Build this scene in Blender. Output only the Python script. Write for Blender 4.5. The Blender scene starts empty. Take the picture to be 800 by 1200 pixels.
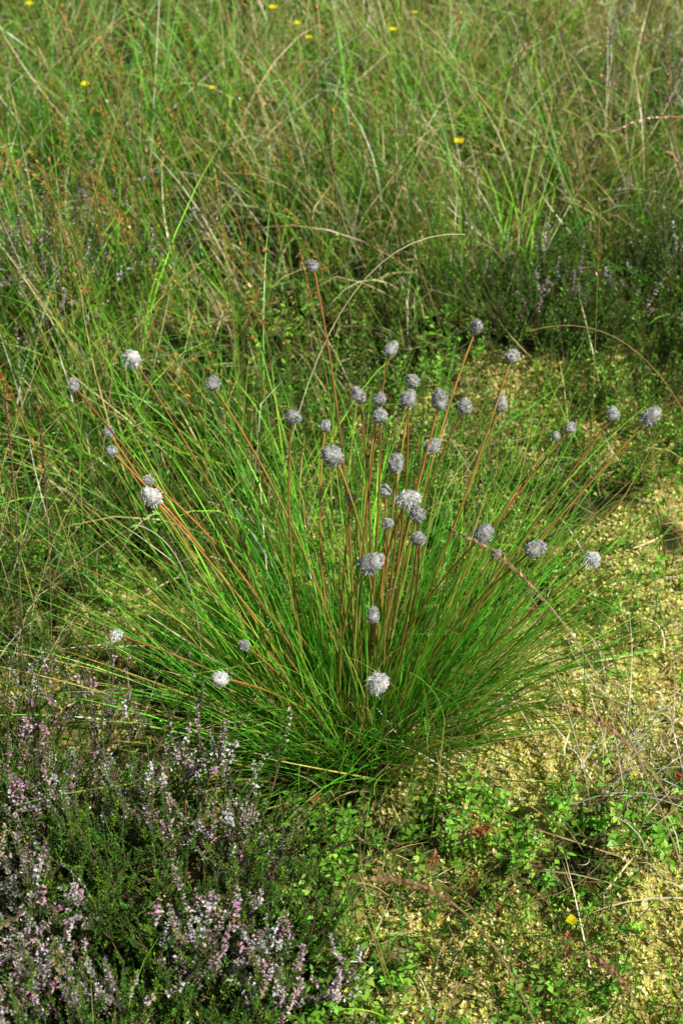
import bpy, math
import numpy as np
from mathutils import Vector
rng=np.random.default_rng(7)
scene=bpy.context.scene
TAN=.31; PITCH=math.radians(37); CH=1.3
# ------------------------------------------------------------ noise
TAB=np.random.default_rng(3).random((256,256))
def vn(x,y,f,o=0):
    x=np.asarray(x,float)*f+o*17.3+100; y=np.asarray(y,float)*f+o*9.7+100
    xi=np.floor(x).astype(int); yi=np.floor(y).astype(int)
    fx=x-xi; fy=y-yi; fx=fx*fx*(3-2*fx); fy=fy*fy*(3-2*fy)
    a=TAB[xi%256,yi%256]; b=TAB[(xi+1)%256,yi%256]; c=TAB[xi%256,(yi+1)%256]; d=TAB[(xi+1)%256,(yi+1)%256]
    return (a*(1-fx)+b*fx)*(1-fy)+(c*(1-fx)+d*fx)*fy
def ss(a,b,x):
    t=np.clip((x-a)/(b-a),0,1); return t*t*(3-2*t)
def gh(x,y):
    x=np.asarray(x,float);y=np.asarray(y,float)
    return .10*(vn(x,y,.9)-.5)*ss(1.4,3.2,np.hypot(x,y-1.3)+.6)+.04*(vn(x,y,3.3,1)-.5)+.055*(vn(x,y,9,2)-.5)+.036*(vn(x,y,23,4)-.5)+.014*(vn(x,y,52,3)-.5)
def grass_dens(x,y):
    edge=1.62+.5*ss(-.25,.25,x)
    return ss(edge-.15,edge+.25,y+.45*(vn(x,y,4,5)-.5))
def moss_mask(x,y):
    m=.5+.52*ss(-.05,.35,x)-.75*grass_dens(x,y)*(1-.3*ss(.1,.6,x))
    m=m-.5*ss(1.35,1.1,y)*ss(.18,-.02,x)
    return np.clip(m+1.7*(vn(x,y,7,6)-.55)+1.4*(vn(x,y,24,7)-.5),0,1)
# ------------------------------------------------------------ mesh helpers
class Batch:
    def __init__(s): s.v=[];s.f=[];s.c=[];s.n=0
    def add(s,v,f,c):
        v=v.reshape(-1,3); c=np.broadcast_to(c,v.shape) if c.ndim==1 else c.reshape(-1,3)
        s.v.append(v); s.f.append(f.reshape(-1,f.shape[-1])+s.n); s.c.append(c); s.n+=len(v)
    def build(s,name,mat,parent=None,smooth=True):
        V=np.concatenate(s.v).astype(np.float32);C=np.concatenate(s.c)
        F=np.concatenate(s.f).astype(np.int32);k=F.shape[1]
        me=bpy.data.meshes.new(name)
        me.vertices.add(len(V)); me.vertices.foreach_set('co',V.ravel())
        me.loops.add(F.size); me.loops.foreach_set('vertex_index',F.ravel())
        me.polygons.add(len(F)); me.polygons.foreach_set('loop_start',np.arange(0,F.size,k,dtype=np.int32))
        me.polygons.foreach_set('loop_total',np.full(len(F),k,dtype=np.int32))
        me.polygons.foreach_set('use_smooth',np.full(len(F),smooth))
        me.update(calc_edges=True)
        a=me.color_attributes.new('Col','FLOAT_COLOR','POINT')
        cc=np.ones((len(V),4),np.float32); cc[:,:3]=np.clip(C,0,1); a.data.foreach_set('color',cc.ravel())
        me.materials.append(mat)
        ob=bpy.data.objects.new(name,me); scene.collection.objects.link(ob)
        if parent: ob.parent=parent
        return ob
def norm(v): return v/np.maximum(np.linalg.norm(v,axis=-1,keepdims=True),1e-9)
def tang(P):
    T=np.empty_like(P); T[:,1:-1]=P[:,2:]-P[:,:-2]; T[:,0]=P[:,1]-P[:,0]; T[:,-1]=P[:,-1]-P[:,-2]
    return norm(T)
def line(root,az,tilt,curve,L,S,p=1.3,azd=None,clamp=True,kink=0):
    n=len(root); m=((np.arange(S)+.5)/S)[None]
    th=tilt[:,None]+curve[:,None]*m**p
    if kink>0:
        kp=rng.uniform(.3,.85,(n,1));ka=(rng.random((n,1))<kink)*rng.uniform(.5,1.6,(n,1));th=th+(m>kp)*ka
    a=az[:,None]+(azd[:,None]*m if azd is not None else 0)
    d=np.stack([np.sin(th)*np.cos(a),np.sin(th)*np.sin(a),np.cos(th)],-1)*(L/S)[:,None,None]
    P=np.concatenate([root[:,None],root[:,None]+np.cumsum(d,1)],1)
    if clamp: P[...,2]=np.maximum(P[...,2],gh(P[...,0],P[...,1])+.002+.006*rng.random((n,1)))
    return P
def ribbon(b,P,w,c0,c1,prof=None,cp=1.0):
    n,m,_=P.shape; T=tang(P); s=np.linspace(0,1,m)
    if prof is None: prof=np.clip(1.15-s**2.2*1.08,.06,1)
    R=norm(rng.normal(size=(n,1,3))*np.array([1,1,.5])); sd=norm(np.cross(T,R))*(w[:,None]*prof[None])[...,None]*.5
    V=np.stack([P-sd,P+sd],2)
    i=(np.arange(n)*m*2)[:,None]+np.arange(m-1)[None]*2
    F=np.stack([i,i+1,i+3,i+2],-1)
    t=(s**cp)[None,:,None]
    C=c0[:,None]*(1-t)+c1[:,None]*t
    b.add(V,F,np.repeat(C[:,:,None],2,2))
def tube(b,P,r0,r1,c0,c1,K=5,cp=1.0):
    n,m,_=P.shape;T=tang(P);s=np.linspace(0,1,m)
    R=np.array([.37,.81,.13]);X=norm(np.cross(T,R));Y=np.cross(T,X)
    r=(r0[:,None]*(1-s)+r1[:,None]*s)[:,:,None,None]
    a=np.arange(K)*2*np.pi/K
    V=P[:,:,None]+r*(np.cos(a)[:,None]*X[:,:,None]+np.sin(a)[:,None]*Y[:,:,None])
    i=(np.arange(n)*m*K)[:,None,None]+(np.arange(m-1)*K)[None,:,None]
    k=np.arange(K);k2=(k+1)%K
    F=np.stack([i+k,i+k2,i+K+k2,i+K+k],-1)
    t=(s**cp)[None,:,None];C=c0[:,None]*(1-t)+c1[:,None]*t
    b.add(V,F,np.repeat(C[:,:,None],K,2))
def diamonds(b,pos,dr,up,l,w,c,fold=.15):
    dr=norm(dr);sd=norm(np.cross(dr,up));nn=np.cross(sd,dr)
    l=l[:,None];w=w[:,None]
    V=np.stack([pos,pos+dr*l*.5-sd*w*.5+nn*w*fold,pos+dr*l,pos+dr*l*.5+sd*w*.5+nn*w*fold],1)
    F=(np.arange(len(pos))*4)[:,None]+np.arange(4)[None]
    b.add(V,F,np.repeat(c[:,None],4,1))
def samp(P,u):
    m=P.shape[1]-1; x=np.clip(u,0,.9999)*m; i=x.astype(int); f=(x-i)[...,None]
    r=np.arange(len(P))[:,None]; A=P[r,i];B=P[r,i+1]
    return A*(1-f)+B*f, norm(B-A)
def leafy(b,P,k,u0,u1,l,w,c,spread=1.0,cj=.2,taper=.4):
    n=len(P); u=u0+(u1-u0)*(np.arange(k)[None]+rng.random((n,k)))/k
    p,t=samp(P,u); a=(np.arange(k)*2.4)[None]+rng.random((n,1))*6.3+rng.normal(size=(n,k))*.4
    X=norm(np.cross(t,np.array([.3,.2,.93])+rng.normal(size=3)*.1));Y=np.cross(t,X)
    rad=np.cos(a)[...,None]*X+np.sin(a)[...,None]*Y
    d=norm(t*np.cos(spread)+rad*np.sin(spread)+rng.normal(size=p.shape)*.15)
    sc=(1-taper*((u-u0)/(u1-u0))**2)*rng.uniform(.7,1.25,(n,k))
    cc=(c[:,None] if c.ndim==2 else c[None,None])*(1+cj*rng.normal(size=(n,k,1)))*np.ones((n,k,3))
    diamonds(b,p.reshape(-1,3),d.reshape(-1,3),t.reshape(-1,3),(l*sc).ravel(),(w*sc).ravel(),np.clip(cc,0.005,1).reshape(-1,3))
def pick(cols,probs,n,j=.15):
    c=np.array(cols)[rng.choice(len(cols),n,p=np.array(probs)/sum(probs))]
    return np.clip(c*(1+j*rng.normal(size=(n,1)))*(1+.05*rng.normal(size=(n,3))),.005,1)
def rooted(x,y,dz=-.005): return np.stack([x,y,gh(x,y)+dz],-1)
def bez(A,Bc,Cc,S):
    s=np.linspace(0,1,S+1)[None,:,None];return A[:,None]*(1-s)**2+2*Bc[:,None]*s*(1-s)+Cc[:,None]*s*s
U=rng.uniform
# ------------------------------------------------------------ materials
def leafmat(name,tr=.3,rough=.45,spec=.35,nscale=60,tint=(1.15,1.35,.6)):
    m=bpy.data.materials.new(name);m.use_nodes=True;nt=m.node_tree;N=nt.nodes;N.clear();L=nt.links.new
    o=N.new('ShaderNodeOutputMaterial');at=N.new('ShaderNodeAttribute');at.attribute_name='Col'
    tc=N.new('ShaderNodeTexCoord');no=N.new('ShaderNodeTexNoise');no.inputs['Scale'].default_value=nscale;no.inputs['Detail'].default_value=0;L(tc.outputs['Object'],no.inputs['Vector'])
    mr=N.new('ShaderNodeMapRange');mr.inputs['To Min'].default_value=.6;mr.inputs['To Max'].default_value=1.4;L(no.outputs['Fac'],mr.inputs['Value'])
    vm=N.new('ShaderNodeVectorMath');vm.operation='SCALE';L(at.outputs['Color'],vm.inputs[0]);L(mr.outputs[0],vm.inputs['Scale'])
    p=N.new('ShaderNodeBsdfPrincipled');p.inputs['Roughness'].default_value=rough;p.inputs['Specular IOR Level'].default_value=spec;L(vm.outputs[0],p.inputs['Base Color'])
    if tr>0:
        t=N.new('ShaderNodeBsdfTranslucent');v2=N.new('ShaderNodeVectorMath');v2.operation='MULTIPLY';v2.inputs[1].default_value=tint;L(vm.outputs[0],v2.inputs[0]);L(v2.outputs[0],t.inputs['Color'])
        mx=N.new('ShaderNodeMixShader');mx.inputs[0].default_value=tr;L(p.outputs[0],mx.inputs[1]);L(t.outputs[0],mx.inputs[2]);L(mx.outputs[0],o.inputs[0])
    else: L(p.outputs[0],o.inputs[0])
    return m
M_grass=leafmat('grass_blade',.22,.33,.3)
M_tus=leafmat('cottongrass_leaf',.22,.3,.4)
M_dry=leafmat('dry_straw',.1,.6,.2)
M_leaf=leafmat('shrub_leaf',.2,.4,.25)
M_flow=leafmat('petal',.3,.6,.2,60,(1,1,1))
M_stem=leafmat('stem',0,.5,.3)
M_fluff=leafmat('seed_fluff',.2,.8,.1,300,(1,1,1))
M_moss=leafmat('moss_leaf',.12,.7,.1,40)
def groundmat():
    m=bpy.data.materials.new('peat_and_moss_ground');m.use_nodes=True;nt=m.node_tree;N=nt.nodes;N.clear();L=nt.links.new
    o=N.new('ShaderNodeOutputMaterial');at=N.new('ShaderNodeAttribute');at.attribute_name='Col'
    sp=N.new('ShaderNodeSeparateColor');L(at.outputs['Color'],sp.inputs[0])
    tc=N.new('ShaderNodeTexCoord')
    def noise(s,d=5):
        n=N.new('ShaderNodeTexNoise');n.inputs['Scale'].default_value=s;n.inputs['Detail'].default_value=d;n.inputs['Roughness'].default_value=.65;L(tc.outputs['Object'],n.inputs['Vector']);return n
    def ramp(src,stops):
        r=N.new('ShaderNodeValToRGB');e=r.color_ramp.elements
        while len(e)<len(stops):e.new(.5)
        for k,(p,c) in zip(e,stops):k.position=p;k.color=(*c,1)
        L(src,r.inputs[0]);return r
    moss=ramp(noise(55).outputs['Fac'],[(.3,(.13,.16,.02)),(.43,(.4,.38,.07)),(.57,(.68,.6,.18)),(.72,(.84,.74,.36))])
    peat=ramp(noise(38).outputs['Fac'],[(.3,(.008,.009,.004)),(.5,(.02,.03,.007)),(.65,(.05,.06,.015)),(.8,(.16,.11,.04))])
    far=ramp(noise(3).outputs['Fac'],[(.3,(.07,.11,.02)),(.5,(.16,.19,.05)),(.7,(.32,.28,.13))])
    m1=N.new('ShaderNodeMix');m1.data_type='RGBA';L(sp.outputs[0],m1.inputs[0]);L(peat.outputs[0],m1.inputs[6]);L(moss.outputs[0],m1.inputs[7])
    m2=N.new('ShaderNodeMix');m2.data_type='RGBA';L(sp.outputs[1],m2.inputs[0]);L(m1.outputs[2],m2.inputs[6]);L(far.outputs[0],m2.inputs[7])
    p=N.new('ShaderNodeBsdfPrincipled');p.inputs['Roughness'].default_value=.9;p.inputs['Specular IOR Level'].default_value=.1;L(m2.outputs[2],p.inputs['Base Color'])
    vo=N.new('ShaderNodeTexVoronoi');vo.inputs['Scale'].default_value=190;L(tc.outputs['Object'],vo.inputs['Vector'])
    b=N.new('ShaderNodeBump');b.inputs['Strength'].default_value=1;b.inputs['Distance'].default_value=.005;b.invert=True;L(vo.outputs['Distance'],b.inputs['Height'])
    b2=N.new('ShaderNodeBump');b2.inputs['Strength'].default_value=.8;b2.inputs['Distance'].default_value=.008;L(noise(70).outputs['Fac'],b2.inputs['Height']);L(b.outputs[0],b2.inputs['Normal'])
    L(b2.outputs[0],p.inputs['Normal']);L(p.outputs[0],o.inputs[0]);return m
# ------------------------------------------------------------ ground
def axis(a,b,n,far):
    c=np.linspace(a,b,n);g=(c[1]-c[0])*1.13**np.arange(1,200);g=np.cumsum(g);g=g[g<far]
    return np.concatenate([(a-g)[::-1],c,b+g])
ax=axis(-1.2,1.3,340,170);ay=axis(.5,3.6,400,170)
X,Y=np.meshgrid(ax,ay,indexing='ij')
b=Batch();nx,ny=X.shape
i=(np.arange(nx-1)[:,None]*ny+np.arange(ny-1)[None])
F=np.stack([i,i+ny,i+ny+1,i+1],-1)
C=np.stack([moss_mask(X,Y),ss(4.5,7,np.hypot(X,Y-1.5)),0*X],-1)
b.add(np.stack([X,Y,gh(X,Y)],-1),F,C);b.build('ground',groundmat())
# ------------------------------------------------------------ moss
n=160000;x=U(-.65,.85,n);y=U(.78,2.5,n);k=moss_mask(x,y)>.3+.5*rng.random(n);x,y=x[k][:45000],y[k][:45000];n=len(x)
b=Batch();pc=pick([(.86,.75,.28),(.68,.63,.14),(.93,.84,.44),(.36,.46,.06),(.52,.3,.13)],[4,4,2.5,2,.7],n,.18)
base=rooted(x,y,0)+np.stack([0*x,0*x,U(0,.005,n)],-1)
for j in range(5):
    a=j*1.257+U(0,1,n);t=U(.4,1.1,n);d=np.stack([np.sin(t)*np.cos(a),np.sin(t)*np.sin(a),np.cos(t)],-1)
    diamonds(b,base,d,np.array([0,0,1.])+rng.normal(size=(n,3))*.2,U(.0035,.0065,n),U(.0016,.0026,n),pc)
b.build('moss_carpet',M_moss)
# ------------------------------------------------------------ background grass
b=Batch()
def clumps(cx,cy,per,Lr,wr,S,green,straw=.2,lean=.5,spr=.4):
    n=len(cx)*per;ci=np.repeat(np.arange(len(cx)),per)
    x=cx[ci]+rng.normal(size=n)*.024;y=cy[ci]+rng.normal(size=n)*.024
    la=vn(cx,cy,1.1,11)*7-1.0+rng.normal(size=len(cx))*1.1;lt=U(.0,lean,len(cx))
    az=U(0,6.283,n);ti=np.abs(rng.normal(size=n))*spr
    vx=np.sin(ti)*np.cos(az)+np.sin(lt)[ci]*np.cos(la)[ci];vy=np.sin(ti)*np.sin(az)+np.sin(lt)[ci]*np.sin(la)[ci]
    az=np.arctan2(vy,vx);ti=np.minimum(np.hypot(vx,vy),1.2)
    ls=U(.5,1.3,len(cx))
    P=line(rooted(x,y),az,ti,U(.0,1.35,n)**1.6,U(*Lr,n)*ls[ci],S,1.5,rng.normal(size=n)*.6,kink=.1)
    tone=(vn(cx,cy,2.5,13)*.5+vn(cx,cy,8,14)*.5+.2*ss(.0,.5,cx)*ss(2.2,2.7,cy)+.08*ss(2.6,3.2,cy))[ci]
    hue=(vn(cx,cy,6,15)[ci])[:,None]
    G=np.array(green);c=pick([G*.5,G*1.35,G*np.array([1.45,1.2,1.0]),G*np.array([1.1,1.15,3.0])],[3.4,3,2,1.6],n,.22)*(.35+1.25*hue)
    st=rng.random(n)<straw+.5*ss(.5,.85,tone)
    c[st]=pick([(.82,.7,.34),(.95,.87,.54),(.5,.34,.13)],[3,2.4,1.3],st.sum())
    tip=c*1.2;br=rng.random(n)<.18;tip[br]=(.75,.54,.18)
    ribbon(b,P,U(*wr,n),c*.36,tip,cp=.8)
GR=(.19,.48,.035)
n=4500;cx=U(-2,2,n);cy=U(1.2,6.2,n)
keep=(rng.random(n)<grass_dens(cx,cy)*ss(.25,.7,vn(cx,cy,6,17))*1.2*np.where(np.abs(cx)<.35+.25*cy,1,.3)*np.where(cy>4.4,.45,1)*(1-.4*ss(.2,.5,cx)*ss(3.0,2.4,cy)))
cx,cy=cx[keep],cy[keep]
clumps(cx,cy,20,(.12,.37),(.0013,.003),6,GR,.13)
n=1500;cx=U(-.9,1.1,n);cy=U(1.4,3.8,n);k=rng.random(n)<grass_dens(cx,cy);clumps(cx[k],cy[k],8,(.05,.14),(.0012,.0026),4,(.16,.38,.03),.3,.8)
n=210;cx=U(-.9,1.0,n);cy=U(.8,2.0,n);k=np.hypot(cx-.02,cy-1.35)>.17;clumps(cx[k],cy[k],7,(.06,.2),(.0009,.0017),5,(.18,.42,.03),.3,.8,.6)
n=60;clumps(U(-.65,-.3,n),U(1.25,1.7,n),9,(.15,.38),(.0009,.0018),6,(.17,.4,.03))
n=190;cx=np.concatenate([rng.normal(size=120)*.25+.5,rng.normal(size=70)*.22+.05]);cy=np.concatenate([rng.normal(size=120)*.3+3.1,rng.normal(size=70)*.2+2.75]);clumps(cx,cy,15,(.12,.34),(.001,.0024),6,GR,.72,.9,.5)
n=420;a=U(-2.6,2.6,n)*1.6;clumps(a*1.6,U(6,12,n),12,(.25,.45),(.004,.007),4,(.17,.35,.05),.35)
b.build('meadow_grass',M_grass)
# litter
b=Batch();n=7500;x=U(-1,1.1,n);y=U(.7,3.2,n)
P=line(rooted(x,y,.004),U(0,6.28,n),U(1.0,1.6,n),U(-.4,.5,n),U(.02,.13,n),5,1,rng.normal(size=n)*1.2)
c=pick([(.7,.6,.3),(.45,.32,.12),(.85,.76,.5),(.2,.12,.06),(.42,.18,.08)],[3,2,1.2,1.8,1.2],n);ribbon(b,P,U(.0008,.0021,n),c,c)
n=170;x=rng.normal(size=n)*.05+.31;y=rng.normal(size=n)*.04+1.22
P=line(rooted(x,y),U(-1.2,2.2,n),U(.3,1.4,n),U(.3,1.4,n),U(.06,.17,n),7,1.2,rng.normal(size=n)*.8);c=pick([(.8,.75,.58),(.5,.42,.25)],[2,1],n);ribbon(b,P,U(.0007,.0013,n),c,c)
b.build('dead_grass_litter',M_dry)
# ------------------------------------------------------------ cottongrass tussock
BX,BY=.02,1.34
tus=bpy.data.objects.new('cottongrass_tussock',None);scene.collection.objects.link(tus)
b=Batch()
def tleaves(n,rmax,tr,cr,Lr,cols,pr,w=(.0009,.0018),kink=.1):
    r=np.sqrt(rng.random(n))*rmax;a=U(0,6.283,n);x=BX+r*np.cos(a)*1.4;y=BY+r*np.sin(a)
    sub=np.floor(a*1.9).astype(int)%12;sj=rng.normal(size=(12,3))
    az=a+rng.normal(size=n)*.65+sj[sub,0]*.25;f=r/rmax
    ti=tr[0]+(tr[1]-tr[0])*f*U(.35,1.12,n)*(1+.15*sj[sub,1])+rng.normal(size=n)*.12
    fr=ss(-.2,-1,np.sin(az))
    P=line(rooted(x,y),az,np.abs(ti)*(1-.15*fr),U(*cr,n)*U(.3,1,n),U(*Lr,n)*(1-.2*fr)*(1+.1*sj[sub,2]),10,1.4,rng.normal(size=n)*.35,kink=kink)
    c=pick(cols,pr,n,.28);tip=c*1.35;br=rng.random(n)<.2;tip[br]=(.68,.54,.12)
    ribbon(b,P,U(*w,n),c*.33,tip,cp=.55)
G=[(.06,.26,.02),(.13,.5,.03),(.28,.66,.05),(.6,.48,.12)]
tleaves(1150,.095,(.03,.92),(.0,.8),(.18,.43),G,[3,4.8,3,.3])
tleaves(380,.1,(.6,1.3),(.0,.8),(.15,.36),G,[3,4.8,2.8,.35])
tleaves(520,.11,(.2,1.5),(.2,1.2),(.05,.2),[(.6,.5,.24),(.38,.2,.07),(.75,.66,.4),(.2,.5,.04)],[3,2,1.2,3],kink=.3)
b.build('leaves',M_tus,tus)
HEADS=[(-.027,1.420,.527,.0124,0),(-.257,1.340,.441,.0115,0),(-.215,1.460,.398,.0165,1),(-.131,1.420,.391,.0160,0),(-.236,1.390,.353,.0113,0),(-.226,1.340,.364,.0118,0),(-.049,1.360,.394,.0135,0),(-.017,1.440,.327,.0108,0),(-.007,1.260,.415,.0199,0),(.018,1.390,.398,.0137,0),(.049,1.440,.421,.0139,0),(.037,1.370,.406,.0135,0),(.038,1.340,.405,.0150,0),(.064,1.340,.425,.0165,0),(.073,1.420,.395,.0147,0),(.095,1.340,.424,.0172,0),
(.124,1.39,.383,.0155,0),(.1405,1.49,.418,.0145,0),(.1756,1.46,.401,.0145,0),(.1653,1.44,.354,.015,0),(.0876,1.34,.370,.0152,0),(.0523,1.31,.370,.0160,0),(.0626,1.28,.351,.0195,1),(.0715,1.24,.362,.0161,0),(.072,1.22,.349,.0144,0),(.0253,1.19,.342,.0200,0),(.0299,1.19,.279,.0129,0),(.032,1.06,.315,.0180,1),(-.0935,1.19,.243,.0115,0),(-.1118,1.14,.246,.014,1),(-.1825,1.29,.345,.0185,1),(.1339,1.24,.337,.0185,0),(.186,1.26,.304,.0175,0),(.2501,1.29,.268,.0165,1),(.3106,1.39,.371,.018,0),(.2741,1.39,.375,.0138,0),(.2398,1.44,.324,.0126,0),(.2285,1.46,.300,.0105,0),(.044,1.32,.330,.0119,0),(.0095,1.34,.307,.0103,0),(-.1867,1.30,.359,.0105,0),(-.2211,1.24,.212,.011,1),(.0469,1.31,.297,.0119,0),(.1592,1.34,.235,.0106,0)]
HD=np.array(HEADS)
n=len(HD);tip=HD[:,:3];dxy=tip[:,:2]-np.array([BX,BY])
rt=np.array([BX,BY])+dxy*.16+rng.normal(size=(n,2))*.012
A=rooted(rt[:,0],rt[:,1]);Bc=A.copy();Bc[:,:2]+=(tip-A)[:,:2]*.42+rng.normal(size=(n,2))*.02;Bc[:,2]+=(tip-A)[:,2]*.6
PS=bez(A,Bc,tip,14)
b=Batch();c1=pick([(.5,.21,.05),(.36,.14,.04),(.46,.3,.07)],[3,2,1.1],n)
tube(b,PS,np.full(n,.0016),np.full(n,.0010),np.tile([.14,.26,.03],(n,1)),c1,cp=.5)
b.build('flower_stems',M_stem,tus)
b=Batch();core=Batch()
for k in range(n):
    ctr=HD[k,:3];R=HD[k,3]*.5;fl=HD[k,4];axv=norm((PS[k,-1]-PS[k,-3])+rng.normal(size=3)*.02)
    xx=norm(np.cross(axv,[.3,.9,.1]));yy=np.cross(axv,xx);el=U(1.0,1.55) if not fl else U(.9,1.5)
    ctr=ctr+axv*R*.3;lump=rng.normal(size=3);gr=U(.72,1.05) if not fl else 1.05
    th=np.linspace(0.05,3.09,9);ph=np.arange(12)*2*np.pi/12;TH,PH=np.meshgrid(th,ph,indexing='ij')
    rr=R*.86*(1+.1*rng.normal(size=TH.shape));nn=np.sin(TH)[...,None]*(np.cos(PH)[...,None]*xx+np.sin(PH)[...,None]*yy)
    V=ctr+rr[...,None]*(nn*(1-.2*np.cos(TH))[...,None]+el*np.cos(TH)[...,None]*axv)
    ii=np.arange(8)[:,None]*12;jj=np.arange(12);j2=(jj+1)%12
    F=np.stack([ii+jj,ii+j2,ii+12+j2,ii+12+jj],-1)
    cc=np.array([.5,.49,.44])*rng.uniform(.4,1.3,TH.shape)[...,None]*(1.5 if fl else 1)
    core.add(V,F,cc)
    m=600
    z=U(-1,1,m);a=U(0,6.283,m);q=np.sqrt(1-z*z);nv=q[:,None]*(np.cos(a)[:,None]*xx+np.sin(a)[:,None]*yy)
    pos=ctr+R*.82*(nv*(1-.2*z)[:,None]+el*z[:,None]*axv)
    d=norm(nv*.7+z[:,None]*axv+axv*U(.3,1.3,(m,1))+rng.normal(size=(m,3))*(.4 if not fl else .8)+(np.array([0,0,-.25]) if fl else 0))
    asym=1+.8*np.tanh(((nv+z[:,None]*axv)@lump))
    L=R*(U(.12,.34,m) if not fl else U(.12,.55,m)*asym)
    s=np.linspace(0,1,4)[None,:,None];P=pos[:,None]+d[:,None]*s*L[:,None,None]+np.array([0,0,-1])*s**2*(L*(.1 if not fl else .35))[:,None,None]
    c=pick([(.88,.87,.82),(.62,.61,.57),(.09,.08,.07),(.97,.96,.92)],[4,2.5,1.8 if not fl else .15,2 if not fl else 6],m,.08)*gr
    ribbon(b,P,U(.0004,.0009,m),c*.95,c,prof=np.array([1,1,.7,.2]))
core.build('seed_head_cores',M_fluff,tus);b.build('seed_head_bristles',M_fluff,tus)
# ------------------------------------------------------------ heather
def heather(cx,cy,rad,h,nst,flow,gcol=(.07,.18,.02)):
    e=bpy.data.objects.new('heather_shrub',None);scene.collection.objects.link(e)
    wood=Batch();lf=Batch();fb=Batch()
    r=np.sqrt(rng.random(nst))*rad*.5;a=U(0,6.28,nst);x=cx+r*np.cos(a);y=cy+r*np.sin(a)
    P=line(rooted(x,y),a+rng.normal(size=nst)*.6,.15+.85*(r/rad/.5)*U(.5,1.1,nst),U(-.5,.3,nst),h*U(.5,1.05,nst),7,1,rng.normal(size=nst)*.5)
    wood_c=np.tile([.13,.08,.05],(nst,1));tube(wood,P,np.full(nst,.0016),np.full(nst,.0007),wood_c,wood_c*1.3,4)
    k=12;u=U(.2,1,(nst,k));p,t=samp(P,u);p=p.reshape(-1,3);t=t.reshape(-1,3);m=len(p)
    d=norm(t+rng.normal(size=(m,3))*.65+np.array([0,0,.5]))
    az=np.arctan2(d[:,1],d[:,0]);ti=np.arccos(np.clip(d[:,2],-1,1))
    Q=line(p,az,ti,-ti*.5+U(-.2,.3,m),U(.025,.08,m)*(h/.2),6,1,rng.normal(size=m)*.6)
    tube(wood,Q,np.full(m,.0007),np.full(m,.0004),np.tile([.12,.09,.04],(m,1)),np.tile([.12,.2,.04],(m,1)),3)
    gc=pick([gcol,np.array(gcol)*1.8,np.array(gcol)*np.array([3,2.1,1])],[3,2,1.5],m)
    leafy(lf,Q,30,.0,1,.0042,.0016,gc,.75,.25,.2)
    pn=vn(Q[:,-1,0],Q[:,-1,1],17,41)
    fm=(rng.random(m)<flow*ss(.2,.65,(Q[:,-1,2]-gh(cx,cy))/h)*ss(.36,.65,pn)*1.9)
    Qf=Q[fm]
    if len(Qf):
        fc=pick([(.86,.56,.65),(.95,.75,.79),(.72,.36,.5),(.5,.32,.24)],[4,4,2,1.5],len(Qf))
        for j in range(3): leafy(fb,Qf,7,.35,1,.0043,.0028,fc,.8+.3*j,.15,.2)
        fb.build('flowers',M_flow,e)
    wood.build('woody_stems',M_stem,e);lf.build('scale_leaves',M_leaf,e)
for (hx,hy,r,h,nn,fl) in [(-.17,1.06,.13,.17,60,.4),(-.3,1.12,.13,.2,60,.36),(-.08,.98,.11,.13,44,.45),(-.27,.93,.13,.17,60,.42),(-.13,.88,.13,.13,55,.45),(-.42,1.2,.14,.18,45,.22),(-.38,.98,.14,.2,45,.4),(-.2,.8,.13,.14,40,.45),
  (-.48,2.2,.2,.25,60,.6),(-.62,2.05,.18,.26,45,.6),(.31,2.12,.12,.16,40,.1),(.52,2.1,.14,.18,45,.25),(.58,2.85,.18,.28,50,.6),(.68,2.45,.2,.18,40,.1)]:
    heather(hx,hy,r,h,nn,fl)
# ------------------------------------------------------------ small shrubs
def low(name,x,y,H,k,l,w,cols,pr,spread=1.0,S=5,tl=.5):
    n=len(x);P=line(rooted(x,y),U(0,6.28,n),U(0,tl,n),U(-.3,.6,n),U(*H,n),S,1,rng.normal(size=n)*.5)
    e=bpy.data.objects.new(name,None);scene.collection.objects.link(e)
    s=Batch();c=np.tile([.2,.14,.05],(n,1));tube(s,P,np.full(n,.0008),np.full(n,.0005),c,c,3);s.build('stems',M_stem,e)
    f=Batch();leafy(f,P,k,.1,1,l,w,pick(cols,pr,n),spread,.2,.1);f.build('leaves',M_leaf,e)
GC=[(.14,.38,.025),(.3,.56,.05),(.05,.19,.015),(.45,.36,.07),(.45,.15,.06)]
n=16500;x=U(-.65,.9,n);y=U(.75,2.6,n);v=.55*vn(x,y,8,21)+.45*vn(x,y,21,22)+.03*ss(1.5,1.2,y)*ss(0,.2,x);k=(v>.49)&(np.hypot(x-BX,y-BY)>.1)&(rng.random(n)<1-.6*grass_dens(x,y));low('crowberry_shrub',x[k],y[k],(.015,.08),17,.0068,.0026,GC,[4,3,3.2,.6,.25],1.0,5,1.0)
n=1300;x=rng.normal(size=n)*.15+.43;y=rng.normal(size=n)*.17+2.26;low('crowberry_shrub',x,y,(.05,.15),24,.007,.0028,[(.05,.17,.015),(.15,.36,.03)],[1.3,1],1.0)
n=900;x=np.concatenate([rng.normal(size=450)*.12-.05,rng.normal(size=450)*.15-.4]);y=np.concatenate([rng.normal(size=450)*.14+1.95,rng.normal(size=450)*.2+1.75]);low('crowberry_shrub',x,y,(.04,.11),20,.007,.0028,[(.05,.17,.015),(.15,.36,.03)],[1.3,1],1.0)
BC=[(.24,.54,.05),(.16,.42,.03),(.36,.6,.08),(.4,.14,.05)]
n=700;x=U(-.05,.38,n);y=U(.8,1.2,n);k=vn(x,y,14,31)>.4+.2*ss(.15,.3,x);low('bilberry_shrub',x[k],y[k],(.02,.09),12,.0105,.0055,BC,[4,3,2,.1],1.1,5,.8)
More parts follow.
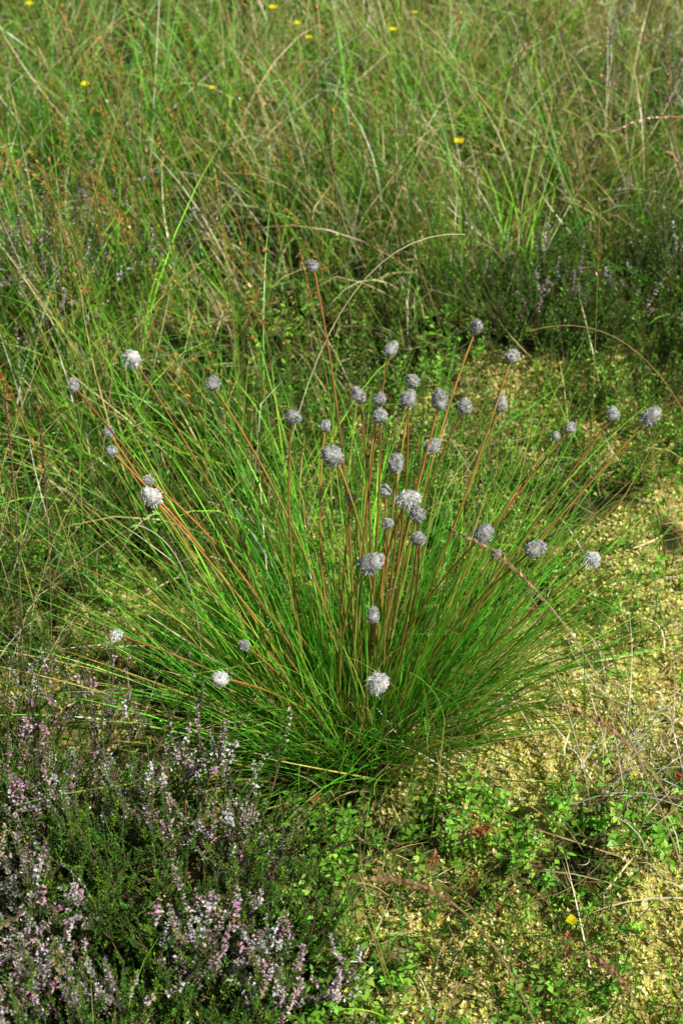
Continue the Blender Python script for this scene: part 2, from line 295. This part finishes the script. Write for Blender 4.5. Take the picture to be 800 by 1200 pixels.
n=1000;x=U(-.55,.75,n);y=U(1.5,2.4,n);k=vn(x,y,9,33)>.45;low('bilberry_shrub',x[k],y[k],(.03,.1),12,.010,.0052,BC,[4,3,1,.1],1.1,5,.7)
# ------------------------------------------------------------ sedge with brown spikelets
b=Batch();n=340;x=np.concatenate([rng.normal(size=190)*.22-.33,U(-1,1.2,150)]);y=np.concatenate([rng.normal(size=190)*.25+2.05,U(2.0,3.6,150)])
P=line(rooted(x,y),U(1.8,4.6,n),U(.05,.5,n),U(0,.5,n),U(.3,.48,n),8,1.3)
c=pick([(.2,.42,.04),(.5,.38,.12)],[2,1],n);tube(b,P,np.full(n,.0009),np.full(n,.0005),c,c,3)
for j in range(4): leafy(b,P,5,.76,1,.0075,.0038,pick([(.6,.32,.06),(.45,.2,.05)],[1,1],n),.7,.2,0)
b.build('flowering_sedge',M_grass)
# ------------------------------------------------------------ dry grass stalks with panicles
SK=[((.62,2.1),(.56,2.03,.5),(.357,2.023,.4),1,(.6,.36,.27)),((-.33,1.37),(-.30,1.36,.25),(-.292,1.332,.42),1,(.3,.17,.08)),((-.37,1.43),(-.345,1.42,.25),(-.339,1.402,.4),1,(.36,.22,.1)),
((.36,.88),(.27,.9,.42),(.167,.944,.4),1,(.35,.2,.1)),((.2,.75),(.13,.76,.42),(.024,.768,.4),1,(.35,.2,.1)),((.36,.95),(.22,1.02,.46),(.099,1.166,.4),1,(.4,.24,.13)),((.3,.72),(.24,.75,.3),(.184,.78,.3),1,(.35,.18,.1)),
((.5,1.95),(.46,1.95,.4),(.422,1.995,.38),1,(.5,.3,.14)),((.02,2.1),(.0,2.0,.3),(-.022,2.013,.42),1,(.2,.11,.06)),((-.09,1.65),(-.03,1.72,.42),(.144,1.732,.40),0,(.8,.7,.42)),((.5,1.8),(.38,1.77,.3),(.232,1.765,.25),0,(.4,.25,.1)),((.48,2.3),(.5,2.25,.3),(.44,2.2,.46),1,(.45,.3,.14)),((.2,2.5),(.22,2.4,.3),(.3,2.3,.46),1,(.45,.3,.16)),((-.16,1.36),(-.13,1.3,.28),(-.2,1.28,.32),0,(.7,.62,.4))]
for (r_,c_,t_,hd,col) in SK:
    b=Batch();A=rooted(np.array([r_[0]]),np.array([r_[1]]));P=bez(A,np.array([c_]),np.array([t_]),16);cl=np.array([col])
    tube(b,P,np.array([.0009]),np.array([.0006]),np.array([[.5,.4,.18]]) if hd else cl,cl,4)
    if hd:
        for j in range(3): leafy(b,P,26,.72,1,.0075,.0028,cl*(1+.2*j),.35+.15*j,.2,.3)
    b.build('dry_grass_stalk',M_dry)
# ------------------------------------------------------------ tormentil flowers
for p in [(-.115,2.742,.3),(.0815,2.71,.33),(.119,2.637,.33),(-.392,2.413,.3),(.1674,2.206,.3),(-.518,2.702,.32),(-.0527,2.606,.3),(.0828,2.588,.32),(-.074,2.694,.29),(-.197,2.423,.29),(.2157,1.0075,.06)]:
    p=np.array(p);b=Batch();g=gh(p[0],p[1]);A=np.array([[p[0]+.03,p[1]+.02,g]]);Pq=bez(A,np.array([[p[0]+.03,p[1]+.02,(g+p[2])/2]]),p[None],8)
    tube(b,Pq,np.array([.0006]),np.array([.0005]),np.array([[.1,.2,.03]]),np.array([[.15,.2,.04]]),4)
    a=np.arange(4)*1.571+rng.random()*1.5;d=np.stack([np.cos(a),np.sin(a)-.25,0*a+.35],-1);s_=rng.uniform(.7,1.1)
    if p[1]<1.5: s_=.7
    diamonds(b,np.repeat(p[None],4,0),d,np.tile([0,0,1.],(4,1)),np.full(4,.0095*s_),np.full(4,.0105*s_),np.tile([.9,.75,.01],(4,1)))
    b.build('tormentil_flower',M_flow)
# ------------------------------------------------------------ world/light/camera
w=bpy.data.worlds.new('World');scene.world=w;w.use_nodes=True;nt=w.node_tree
sk=nt.nodes.new('ShaderNodeTexSky');sk.sky_type='NISHITA';sk.sun_disc=False
S=Vector((.54,-.34,.8)).normalized();sk.sun_elevation=math.asin(S.z);sk.sun_rotation=math.atan2(S.x,S.y)
bg=nt.nodes['Background'];bg.inputs[1].default_value=.06;nt.links.new(sk.outputs[0],bg.inputs[0])
l=bpy.data.lights.new('sun','SUN');l.energy=5;l.angle=math.radians(.5);l.color=(1,.98,.92)
lo=bpy.data.objects.new('sun',l);scene.collection.objects.link(lo);lo.rotation_euler=S.to_track_quat('Z','Y').to_euler();lo.location=(2,0,4)
cd=bpy.data.cameras.new('camera');co=bpy.data.objects.new('camera',cd);scene.collection.objects.link(co);scene.camera=co
cd.sensor_fit='VERTICAL';cd.sensor_height=36;cd.sensor_width=24;cd.lens=18/TAN;cd.clip_end=500;cd.clip_start=.02
co.location=(0,0,CH);co.rotation_euler=(math.radians(90)-PITCH,0,0)
cd.dof.use_dof=True;cd.dof.focus_distance=1.66;cd.dof.aperture_fstop=9
scene.view_settings.view_transform='Standard';scene.view_settings.look='None';scene.view_settings.exposure=0
